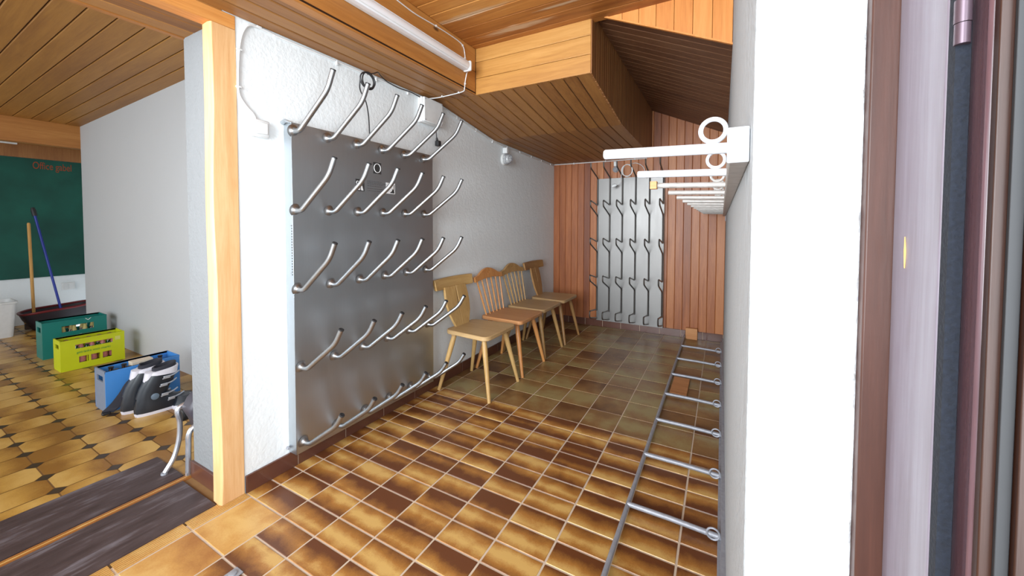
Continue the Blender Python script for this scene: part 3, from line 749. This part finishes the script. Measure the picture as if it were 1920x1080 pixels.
def board_chair(label, loc, rz, mz, mx, my, narrow=1.0, group=None):
    t = thing('wooden_chair', label, 'chair', loc, rz, group)
    c = MB(); P = seat_mesh(.40, .46, .42, .447, .033, .055); c.prism(P, (0, 0, .034)); c.build('seat', mx, t, bevel=.007)
    c = MB(); c.box((-.11, -.19, .434), (-.15, .19, .448)); c.box((.10, -.19, .434), (.14, .19, .448)); c.build('seat_batten', mx, t, bevel=.004)
    legs(t, mz)
    # splat: tapers to the seat, bulges in the middle, slot near the top
    X0, Z0, X1, Z1 = -.170, .470, -.250, .800
    def pt(y, z, off=0): f = (z-Z0)/(Z1-Z0); return Vector((X0+(X1-X0)*f+off, y*narrow, z))
    out = [(.085, .47), (.098, .50), (.135, .58), (.150, .66), (.150, .72), (.140, .80)]
    sl = [(.004, .80), (.006, .76), (.010, .70), (.014, .655), (.010, .635), (.0, .628)]
    right = [pt(y, z) for y, z in out]; slr = [pt(y, z) for y, z in sl]; sll = [pt(-y, z) for y, z in reversed(sl[:-1])]
    left = [pt(-y, z) for y, z in reversed(out)]
    nv = Vector((Z1-Z0, 0, -(X1-X0))).normalized()*-.020
    c = MB(); half = [pt(0, .47)]+right+slr; c.prism(half, nv); c.prism([Vector((p.x, -p.y, p.z)) for p in reversed(half)], nv)
    c.build('splat', mz, t, bevel=.002)
    # curved top board
    c = MB(); rings = []
    for k in range(13):
        s = -1+k/6; y = .247*s; x = -.268+.022*(1-s*s)*-1+.012; zl = .780+.006*s*s; zh = .868+.004*(1-s*s); lean = .014
        rings.append([(x+lean, y, zl), (x-lean*.2, y*1.03, zh), (x-.026-lean*.2, y*1.03, zh), (x-.026+lean, y, zl)])
    c.loft(rings); c.build('top_board', my, t, bevel=.004)
    c = MB(); c.tube([(-.245, .06, .823), (-.236, .06, .823)], .005, 8); c.tube([(-.245, -.06, .823), (-.236, -.06, .823)], .005, 8)
    return t
def spindle_chair(label, loc, rz, mz, mx, group=None):
    t = thing('wooden_chair', label, 'chair', loc, rz, group)
    c = MB(); P = seat_mesh(.41, .46, .43, .447, .033, .04); c.prism(P, (0, 0, .034)); c.build('seat', mx, t, bevel=.007)
    c = MB(); c.box((-.11, -.19, .434), (-.15, .19, .448)); c.box((.10, -.19, .434), (.14, .19, .448)); c.build('seat_batten', mx, t, bevel=.004)
    legs(t, mz)
    for k in range(6):
        f = -1+k*.4; a = Vector((-.180, f*.155, .470)); b = Vector((-.262, f*.205, .812))
        c = MB(); c.lathe([(.0065, 0), (.0085, .12), (.0075, .25), (.006, (b-a).length)], a, axis_mat(b-a), 10); c.build('spindle', mz, t)
    # arched crest rail with a heart hole
    N = 16; top = []; bot = []
    for k in range(N+1):
        s = 1-2*k/N; y = .238*s; zt_ = .812+.082*(math.cos(s*PI/2)**1.3 if abs(s) < 1 else 0)+.012*(abs(s) > .8); zb_ = .782+.022*math.cos(s*PI/2)
        top.append((y, zt_)); bot.append((y, zb_))
    heart = []
    for k in range(14):
        a = 2*PI*k/14; heart.append((.013*math.sin(a)**3, .853+.0011*(13*math.cos(a)-5*math.cos(2*a)-2*math.cos(3*a)-math.cos(4*a))))
    def halfpoly(sg):
        tp = [(abs(y)*sg, z) for y, z in top if y >= -1e-6]; bt = [(abs(y)*sg, z) for y, z in bot if y >= -1e-6]
        hh = [(abs(y)*sg, z) for y, z in heart[:8]]
        return tp+hh+[(0, .800)]+list(reversed(bt[:-1]))
    xx = lambda z: -.258-.02*(z-.80)/.09
    c = MB()
    for sg in (1, -1):
        hp = halfpoly(sg); hp = [hp[i] for i in range(len(hp)) if i == 0 or (abs(hp[i][0]-hp[i-1][0])+abs(hp[i][1]-hp[i-1][1])) > 1e-5]
        c.prism([(xx(z)+.010, y, z) for y, z in hp], (-.022, 0, 0))
    c.build('crest_rail', mz, t, smooth=True, bevel=.002)
    return t
CXX = .228
board_chair('pale oak chair with a T-shaped board back, nearest of the row', (CXX, 1.590, 0), 0, CHW, CHWX, CHWY)
spindle_chair('orange-brown spindle-back chair beside the pale T-back chair', (CXX, 2.120, 0), .0, CHO, CHOX)
DK = wood('chair_brown_wood', 2, A(186, 146, 92), A(160, 122, 72), A(122, 86, 48), .45)
DKX = wood('chair_brown_seat', 0, A(178, 146, 104), A(160, 126, 86), A(128, 96, 60), .4)
DKY = wood('chair_brown_board', 1, A(160, 120, 74), A(138, 98, 56), A(104, 70, 38), .45)
DK2 = wood('chair_dark_splat', 2, A(166, 124, 76), A(142, 102, 58), A(106, 72, 38), .45)
spindle_chair('duller brown spindle-back chair between the orange chair and the last T-back chair', (CXX-.01, 2.615, 0), .0, DK, DKX)
board_chair('darker brown T-back chair at the far end of the row by the back wall', (CXX, 3.130, 0), -.0, DK2, DKX, DKY, .72)

# ------------------------------------------------------------------ side room things
def plastic(name, c, r=.4): return plain(name, c, r, 0, .1, .05, 12)
BLUE = plastic('blue_crate_plastic', A(70, 140, 214)); BLUEG = plain('scuffed_grey_blue', A(118, 128, 146), .7)
YEL = plastic('lime_crate_plastic', A(196, 206, 20)); GRN = plastic('teal_crate_plastic', A(14, 120, 112))
BROWN = plain('brown_glass', (.035, .014, .006), .08, 0, 1); GREENG = plain('green_glass', (.01, .07, .02), .08, 0, 1)
CAPG = plain('crown_cap_gold', A(176, 150, 90), .3, .6); CAPD = plain('crown_cap_dark', (.03, .03, .035), .3, .4)
LABG = plain('gold_label', A(206, 190, 120), .5); LABR = plain('red_white_label', A(200, 120, 120), .5, 0, 0, .35, 60)
def crate(label, x0, x1, y0, y1, h, mat, windows, endmat=None, handle=True):
    """open crate; long faces look to +X and -X; windows: list of (ya,yb,za,zb) cut through both long faces"""
    t = thing('bottle_crate', label, 'crate', ((x0+x1)/2, (y0+y1)/2, 0)); cx, cy = (x0+x1)/2, (y0+y1)/2
    X = (x1-x0)/2; Y = (y1-y0)/2; th = .008
    ys = sorted({-Y, Y}|{w[0] for w in windows}|{w[1] for w in windows}); zsn = sorted({0, h}|{w[2] for w in windows}|{w[3] for w in windows})
    for s in (1, -1):
        c = MB()
        for a, b in zip(ys, ys[1:]):
            for p, q in zip(zsn, zsn[1:]):
                my, mz = (a+b)/2, (p+q)/2
                if any(w[0] < my < w[1] and w[2] < mz < w[3] for w in windows): continue
                c.box((s*X, a, p), (s*(X-th), b, q), 0, (0, 0))
        c.box((s*(X+.003), -Y, h-.012), (s*(X-th), Y, h), 0, (0, 0)); c.box((s*(X+.002), -Y, 0), (s*(X-th), Y, .010), 0, (0, 0))
        c.build('long_side', mat, t)
    for s in (1, -1):
        c = MB(); hw = X*.55; z0, z1 = h*.72, h*.86
        XI = X-th-.0005
        for a, b, p, q in ((-XI, XI, 0, z0), (-XI, XI, z1, h), (-XI, -hw, z0, z1), (hw, XI, z0, z1)):
            c.box((a, s*Y, p), (b, s*(Y-th), q), 0, (0, 0))
        c.build('end_panel', endmat if (endmat and s < 0) else mat, t)
    c = MB(); c.box((-X+th, -Y+th, .004), (X-th, Y-th, .012)); c.build('bottom', mat, t)
    c = MB(); c.box((-.003, -Y+th, .012), (.003, Y-th, h*.55))
    for k in range(1, 5): c.box((-X+th, -Y+2*Y*k/5-.002, .012), (X-th, -Y+2*Y*k/5+.002, h*.55))
    c.build('divider', mat, t)
    return t
def bottle_proto(kind, h, glass, cap, lab):
    t = thing('beer_bottle', '', 'bottle'); s = h/.26
    c = MB(); c.lathe([(.028, 0), (.032, .004), (.032, .145*s), (.029, .165*s), (.016, .195*s), (.0125, .215*s), (.0125, .250*s), (.014, .252*s), (.014, .257*s)], (0, 0, .013), None, 16); c.build('glass_body', glass, t)
    c = MB(); c.lathe([(.0155, .253*s), (.0155, .258*s), (.012, .262*s), (.003, .263*s)], (0, 0, .013), None, 14); c.build('crown_cap', cap, t)
    if lab:
        c = MB(); c.lathe([(.0324, .045*s), (.0326, .05*s), (.0326, .125*s), (.0324, .13*s)], (0, 0, .013), None, 16); c.build('body_label', lab, t)
        c = MB(); c.lathe([(.0195, .186*s), (.0130, .214*s), (.0130, .234*s)], (0, 0, .013), None, 14); c.build('neck_label', lab, t)
    return t
def fill(proto, cells, cx, cy, X, Y, label, group, used):
    for (i, k) in cells:
        loc = (cx+(-X/2+X*i)*.96, cy-Y+2*Y*(k+.5)/5, 0)
        if not used: proto.location = loc; proto['label'] = label; proto['group'] = group; used.append(1)
        else: dup(proto, loc, None, label, group)
# blue
crate('scuffed blue bottle crate behind the ski boots', -1.985, -1.778, -.046, .365, .285, BLUE, [], BLUEG)
bp = bottle_proto('brown', .262, BROWN, CAPD, None)
fill(bp, [(1, 0), (0, 0), (1, 1), (0, 1), (1, 2), (0, 4)], -1.88, .16, .10, .172, 'dark capped brown bottle standing in the blue crate', 'bottles in the blue crate', [])
c = MB(); c.box((-1.93, .115, .015), (-1.86, .235, .288)); tag(c.build('cardboard_box', plain('beige_card', A(210, 196, 176), .7), bevel=.002), 'small beige carton standing among the bottles in the blue crate', 'carton')
# lime
yc = crate('lime yellow bottle crate in the middle of the three crates', -3.335, -3.130, .020, .430, .272, YEL, [(-.115, .125, .185, .222), (-.095, -.035, .055, .110), (-.020, .040, .055, .110), (.055, .115, .055, .110)])
LET = plain('teal_print', A(80, 150, 60), .5)
text('crate_lettering', 'getränke vom markt', .030, (.1036, .0, .150), RX, LET, yc, .0004, 'CENTER', .88)
c = MB(); c.box((.1026, .14, .20), (.104, .175, .235)); c.build('sticker', plain('pale_sticker', A(206, 206, 110), .5), yc)
bp = bottle_proto('green', .235, GREENG, CAPG, LABR)
fill(bp, [(i, k) for i in (0, 1) for k in range(5)], -3.2325, .225, .10, .175, 'green bottle with a red and white label inside the lime crate', 'bottles in the lime crate', [])
# teal
gc = crate('teal green bottle crate farthest of the three crates', -3.955, -3.742, .030, .468, .352, GRN, [(-.095, .125, .235, .295)])
text('crate_lettering', 'GETRÄNKE', .045, (.108, .02, .175), RX, PAPER, gc, .0004, 'CENTER', 1.0)
c = MB(); c.tube([(.108, .065, .345), (.108, .085, .325), (.108, .105, .345)], .003, 6); c.build('white_mark', PAPER, gc)
bp = bottle_proto('gold', .300, BROWN, CAPG, LABG)
fill(bp, [(i, k) for i in (0, 1) for k in range(5)], -3.8485, .249, .10, .186, 'brown bottle with a gold label inside the teal crate', 'bottles in the teal crate', [])

# white tub
tb = thing('storage_tub', 'white plastic tub standing before the far wall at the left edge', 'tub', (-5.36, -.20, 0))
c = MB()
def rr(x, y, z, r=.04):
    o = []
    for (sx, sy, a0) in ((1, 1, 0), (-1, 1, PI/2), (-1, -1, PI), (1, -1, 1.5*PI)):
        for k in range(5): a = a0+k*PI/8; o.append((sx*(x-r)+r*math.cos(a), sy*(y-r)+r*math.sin(a), z))
    return o
c.loft([rr(.145, .285, 0), rr(.17, .31, .39), rr(.17, .31, .40), rr(.16, .30, .40), rr(.137, .275, .012)]); c.build('body', WPLAS, tb)
c = MB(); c.loft([rr(.172, .312, .385), rr(.182, .322, .388), rr(.182, .322, .408), rr(.165, .305, .410), rr(.165, .305, .40), rr(.172, .312, .385)], caps=False); c.build('rim', WPLAS, tb)
# dark basin with red rim
DTUB = plain('dark_basin_plastic', A(34, 26, 34), .5); RED = plain('dark_red_plastic', A(108, 22, 26), .45)
bs = thing('basin', 'dark flexible basin with a dark red rim holding the broom and mop', 'basin', (-5.47, .46, 0))
c = MB(); sp = lambda v: math.copysign(abs(v)**.6, v); el = lambda a, b, z, w=0: [(a*sp(math.cos(t*PI/14)), b*sp(math.sin(t*PI/14)), z+w*math.sin(t*PI/14)) for t in range(28)]
c.loft([el(.13, .20, 0), el(.17, .27, .13, .01), el(.19, .30, .235, .03), el(.18, .29, .235, .03), el(.12, .19, .012)]); c.build('body', DTUB, bs)
c = MB(); c.tube(el(.187, .297, .240, .03), .014, 8, closed=True); c.build('rim', RED, bs)
c = MB(); c.tube([(0, .30, .26), (0, .34, .275), (0, .36, .30)], .010, 8); c.build('handle', RED, bs)
bm2 = thing('broom', 'broom with a bare wooden handle standing upright in the basin', 'broom')
c = MB(); c.lathe([(.0145, 0), (.0145, 1.17), (.010, 1.185)], (-5.46, .275, .13), axis_mat((0, -.012, 1)), 12); c.build('handle', BROOMW, bm2)
c = MB(); c.box((-5.50, .20, .09), (-5.43, .35, .13)); c.build('head', BROOMW, bm2, bevel=.006)
c = MB(); c.box((-5.50, .205, .018), (-5.43, .345, .09)); c.build('bristles', plain('dark_bristle', A(60, 44, 34), .9), bm2)
bm2 = thing('mop', 'mop with a long blue handle leaning left over the green board', 'mop')
ml = Vector((-5.82, .30, 1.50)); mf = Vector((-5.42, .495, .10)); 
ml = Vector((-5.60, .325, 1.47)); mf = Vector((-5.42, .500, .13))
c = MB(); c.lathe([(.012, 0), (.012, (ml-mf).length)], mf, axis_mat(ml-mf), 12); c.build('handle', plain('blue_handle', A(22, 44, 150), .35), bm2)
c = MB(); c.lathe([(.021, -.07), (.023, 0), (.015, .035)], ml, axis_mat(ml-mf), 12); c.build('grip', BLACK, bm2)
c = MB(); c.box((-5.49, .44, .018), (-5.36, .58, .13)); c.build('mop_head', plain('grey_mop', A(100, 96, 96), .9), bm2, bevel=.02)
# green board
gbm = NT('green_board'); n_ = gbm.noise(gbm.coord(), 3, 5); gbm.set(color=gbm.ramp(n_, [(.3, A(8, 66, 56)), (.7, A(16, 88, 74))]), rough=.75)
gb = thing('chalk_board', 'large dark green board with orange chalk writing on the far wall', 'board')
c = MB(); c.box((-5.926, -2.2, .60), (-5.910, .865, 2.145)); c.build('surface', gbm.m, gb)
CH = plain('orange_chalk', A(150, 70, 40), .9)
text('chalk_writing', 'Office gabel', .13, (-5.909, .555, 2.058), (PI/2, 0, PI/2), CH, gb, .0005, 'CENTER', .55)
fx2 = thing('tube_light', 'slim white tube light under the far wooden beam at the left edge', 'light')
c = MB(); c.box((-5.32, -1.1, 2.252), (-5.26, .19, 2.32)); c.build('body', WPLAS, fx2, bevel=.004)
c = MB(); c.tube([(-5.29, -1.08, 2.240), (-5.29, .17, 2.240)], .014, 10); c.build('tube', WPLAS, fx2)
sk = thing('wall_socket', 'worn grey double socket low on the far wall behind the basin', 'socket')
c = MB(); c.box((-5.93, .60, .40), (-5.905, .72, .50)); c.build('housing', GPLAS, sk, bevel=.004)
c = MB(); c.box((-5.905, .612, .412), (-5.900, .655, .488)); c.box((-5.905, .665, .412), (-5.900, .708, .488)); c.build('cover', WPLAS, sk, bevel=.002)

# folded chair leaning against the end of the wall
CHROME = plain('worn_chrome', (.62, .64, .70), .25, .85, 0, .2, 20); CUSH = plain('charcoal_vinyl', A(62, 58, 66), .45, 0, 0, .2, 20)
fc = thing('folding_chair', 'folded chair with curved chrome legs and dark padding behind the wall end', 'chair')
c = MB()
out = [(-.070, .335), (-.045, .385), (.02, .44), (.10, .47), (.34, .50), (.36, .20), (.30, .10), (.04, .12), (-.02, .20), (-.045, .28)]
c.prism([(-.475, y, z) for y, z in out], (-.105, 0, 0)); c.build('padded_seat', CUSH, fc, bevel=.018)
c = MB(); c.tube(smooth_path([(-.588, .20, .36), (-.590, .02, .345), (-.594, -.070, .328), (-.600, -.064, .25), (-.600, -.068, .165), (-.598, -.092, .075), (-.594, -.132, .012)], 6), [.013]*6*6+[.011], 10) if 0 else c.tube(smooth_path([(-.588, .20, .36), (-.590, .02, .345), (-.594, -.070, .328), (-.600, -.064, .25), (-.600, -.068, .165), (-.598, -.092, .075), (-.594, -.132, .014)], 6), .0125, 10)
c.build('leg', CHROME, fc)
c = MB(); c.lathe([(.016, 0), (.014, .018)], (-.594, -.136, 0), None, 10); c.build('foot', GALV, fc)
c = MB(); c.tube(smooth_path([(-.478, .16, .30), (-.476, .0, .27), (-.473, -.068, .235), (-.474, -.076, .16), (-.474, -.078, .09), (-.474, -.080, .012)], 6), .0125, 10); c.build('leg', CHROME, fc)
c = MB(); c.tube([(-.640, .26, .27), (-.640, -.045, .265)], [.03, .034], 12); c.build('roll_pad', BLACK, fc, bevel=.006)

# ski boots
BBLK = plain('black_boot_shell', (.012, .016, .024), .35, 0, .1); BGRY = plain('grey_boot_shell', A(96, 112, 128), .35); BWHT = plain('white_boot_trim', A(214, 212, 222), .35); BSIL = plain('boot_buckle_silver', A(176, 180, 190), .3, .5); LIME = plain('lime_trim', A(160, 206, 40), .5); LINER = plain('black_liner', (.02, .02, .03), .8)
def oval(cx, cy, z, rx, ry, n=16, tilt=0, sq=.8):
    o = []
    for k in range(n):
        a = 2*PI*k/n; cx_, sy_ = math.cos(a), math.sin(a)
        o.append((cx+rx*abs(cx_)**sq*(1 if cx_ > 0 else -1), cy+ry*abs(sy_)**sq*(1 if sy_ > 0 else -1), z+tilt*sy_*ry))
    return o
def ski_boot(label, loc, rz):
    t = thing('ski_boot', label, 'ski boot', loc, rz)
    c = MB(); c.loft([oval(0, .132, 0, .043, .140), oval(0, .132, .012, .046, .144), oval(0, .132, .024, .047, .146)]); c.build('sole', BWHT, t)
    c = MB()   # lower shell: foot, high at the ankle
    c.loft([oval(0, .132, .022, .048, .145), oval(0, .135, .05, .051, .150), oval(0, .122, .080, .050, .132), oval(0, .095, .105, .048, .098), oval(0, .085, .135, .047, .078), oval(0, .088, .165, .046, .07)])
    c.build('shell', BBLK, t)
    c = MB(); c.loft([oval(.001, .240, .030, .045, .044), oval(.001, .235, .055, .046, .046), oval(.0, .205, .078, .044, .056)]); c.build('toe_cap', BGRY, t)
    c = MB(); c.loft([oval(0, .075, .115, .052, .080, tilt=-.1), oval(0, .090, .17, .054, .078, tilt=-.12), oval(0, .115, .225, .058, .078, tilt=-.1), oval(0, .135, .265, .060, .078, tilt=-.1)])
    c.build('cuff', BBLK, t)
    c = MB(); c.loft([oval(0, .135, .262, .061, .079, tilt=-.1), oval(0, .142, .295, .063, .080, tilt=.15), oval(0, .144, .298, .052, .068, tilt=.15), oval(0, .135, .270, .050, .066, tilt=-.1)], caps=False); c.build('cuff_collar', BWHT, t)
    c = MB(); c.loft([oval(0, .134, .20, .048, .060), oval(0, .146, .318, .050, .064, tilt=.2), oval(0, .146, .322, .040, .054, tilt=.2), oval(0, .132, .24, .036, .05)]); c.build('liner', LINER, t)
    c = MB(); c.loft([oval(0, .050, .150, .030, .036), oval(0, .068, .21, .036, .036), oval(0, .082, .285, .044, .036), oval(0, .088, .29, .03, .02)]); c.build('heel_spoiler', BWHT if True else BGRY, t)
    for k, (y, z, hw) in enumerate([(.200, .245, .058), (.185, .195, .055), (.190, .125, .049), (.225, .085, .047)]):
        c = MB(); c.tube(smooth_path([(.048+.006, y-.075, z-.012), (hw+.006, y-.045, z), (hw-.004, y-.008, z+.006), (.015, y+.022, z+.010)], 4), .005, 6)
        b = c.build('buckle', BSIL, t)
        c = MB(); c.box((hw+.002, y-.072, z-.012), (hw+.010, y-.035, z+.008)); c.build('lever', BSIL, b, bevel=.003)
    c = MB(); c.lathe([(.022, 0), (.022, .006), (.016, .009)], (.050, .085, .125), axis_mat((1, 0, 0)), 16); c.build('hinge_disc', BGRY, t)
    return t
ski_boot('black and white ski boot nearest the crate, half hidden by its pair', (-1.655, .005, 0), -.05)
ski_boot('black and white ski boot in front of its pair with silver buckles', (-1.525, .035, 0), -.12)
bg_ = thing('boot_strap', 'black carrying strap slanting from the ski boots down to the floor', 'strap')
c = MB(); P = smooth_path([(-1.60, .10, .26), (-1.66, .055, .20), (-1.70, .025, .12), (-1.735, -.01, .05), (-1.75, -.045, .012)], 5)
c.loft([[(p.x-.02, p.y-.028, p.z-.004), (p.x+.018, p.y+.024, p.z-.004), (p.x+.022, p.y+.028, p.z+.010), (p.x-.016, p.y-.024, p.z+.012)] for p in P]); c.build('webbing', LINER, bg_)
c = MB(); c.box((-1.765, -.075, .0), (-1.735, -.035, .018)); c.build('buckle', BLACK, bg_, bevel=.004)
sn = thing('sneaker', 'dark low shoe with lime green trim beside the ski boots', 'shoe', (-1.44, .245, 0), -.28)
c = MB(); c.loft([oval(0, .07, 0, .04, .115), oval(0, .07, .02, .042, .118), oval(0, .07, .026, .040, .115)]); c.build('sole', BWHT, sn)
c = MB(); c.loft([oval(0, .07, .024, .040, .114), oval(0, .075, .045, .038, .108), oval(0, .055, .07, .034, .08), oval(0, .035, .088, .030, .055)]); c.build('upper', BBLK, sn)
c = MB(); c.loft([[(.040, .0, .035), (.042, .08, .050), (.041, .13, .046), (.040, .08, .040)], [(.045, .0, .035), (.047, .08, .052), (.045, .13, .048), (.045, .08, .040)]]); c.build('side_stripe', LIME, sn)
c = MB()
for k in range(3): c.tube([(.022, .05+k*.02, .078-k*.009), (0, .052+k*.02, .088-k*.009), (-.022, .05+k*.02, .078-k*.009)], .003, 6)
c.build('laces', BSIL, sn)

# ------------------------------------------------------------------ entrance door frame at the right edge
dr1 = bpy.data.objects.new('door_1', None); COL.objects.link(dr1); dr1['kind'] = 'structure'
H = 2.25
LEAFW = wood('door_leaf_wood', 2, A(66, 38, 26), A(52, 28, 18), A(34, 16, 10), .4, pvar=.1)
LEAFE = wood('leaf_edge_painted_highlight', 2, A(112, 88, 94), A(96, 70, 76), A(70, 46, 50), .2, pvar=.1, coat=.5)  # mauve base colour carries the highlight along the varnished leaf edge
c = MB(); c.box((2.0655, -.398, 0), (2.150, -.30, H)); c.build('frame_board', FRAMEW, dr1, bevel=.002)
c = MB(); c.box((2.0885, -.500, 0), (2.150, -.3985, H)); c.build('jamb', FRAME2, dr1, bevel=.0015)
FUZZ = plain('blue_black_brush_seal', A(20, 26, 38), .85, 0, 0, .8, 260, .6)
c = MB(); c.box((2.0895, -.512, 0), (2.0985, -.5005, H)); c.build('brush_seal', FUZZ, dr1)
c = MB(); c.lathe([(.0052, 0), (.0052, .0185)], (2.0925, -.5135, 1.476), None, 14); c.lathe([(.0048, 0), (.0048, .0165)], (2.0925, -.5135, 1.459), None, 14); c.build('hinge', plain('hinge_bronze', A(104, 88, 98), .35, .5), dr1)
c = MB(); c.box((2.102, -.528, 0), (2.150, -.5005, H)); c.build('leaf_edge', LEAFE, dr1, bevel=.003)
c = MB(); c.box((2.1035, -.5365, 0), (2.150, -.5285, H)); c.build('leaf_rebate', LEAFW, dr1, bevel=.001)
c = MB(); c.box((2.1105, -.5405, 0), (2.1180, -.5370, H)); c.build('lock_strip', plain('dull_metal_strip', A(44, 44, 46), .6), dr1, bevel=.0006)
c = MB(); c.box((2.1185, -.545, 0), (2.185, -.5370, H)); c.build('leaf_board', LEAFW, dr1, bevel=.001)
c = MB(); c.tube([(2.0880, -.4315, 1.300), (2.0880, -.4330, 1.285), (2.0880, -.4328, 1.268)], [.0004, .0011, .0005], 6); c.build('bare_scratch', plain('bare_wood_scratch', A(226, 176, 104), .6), dr1)
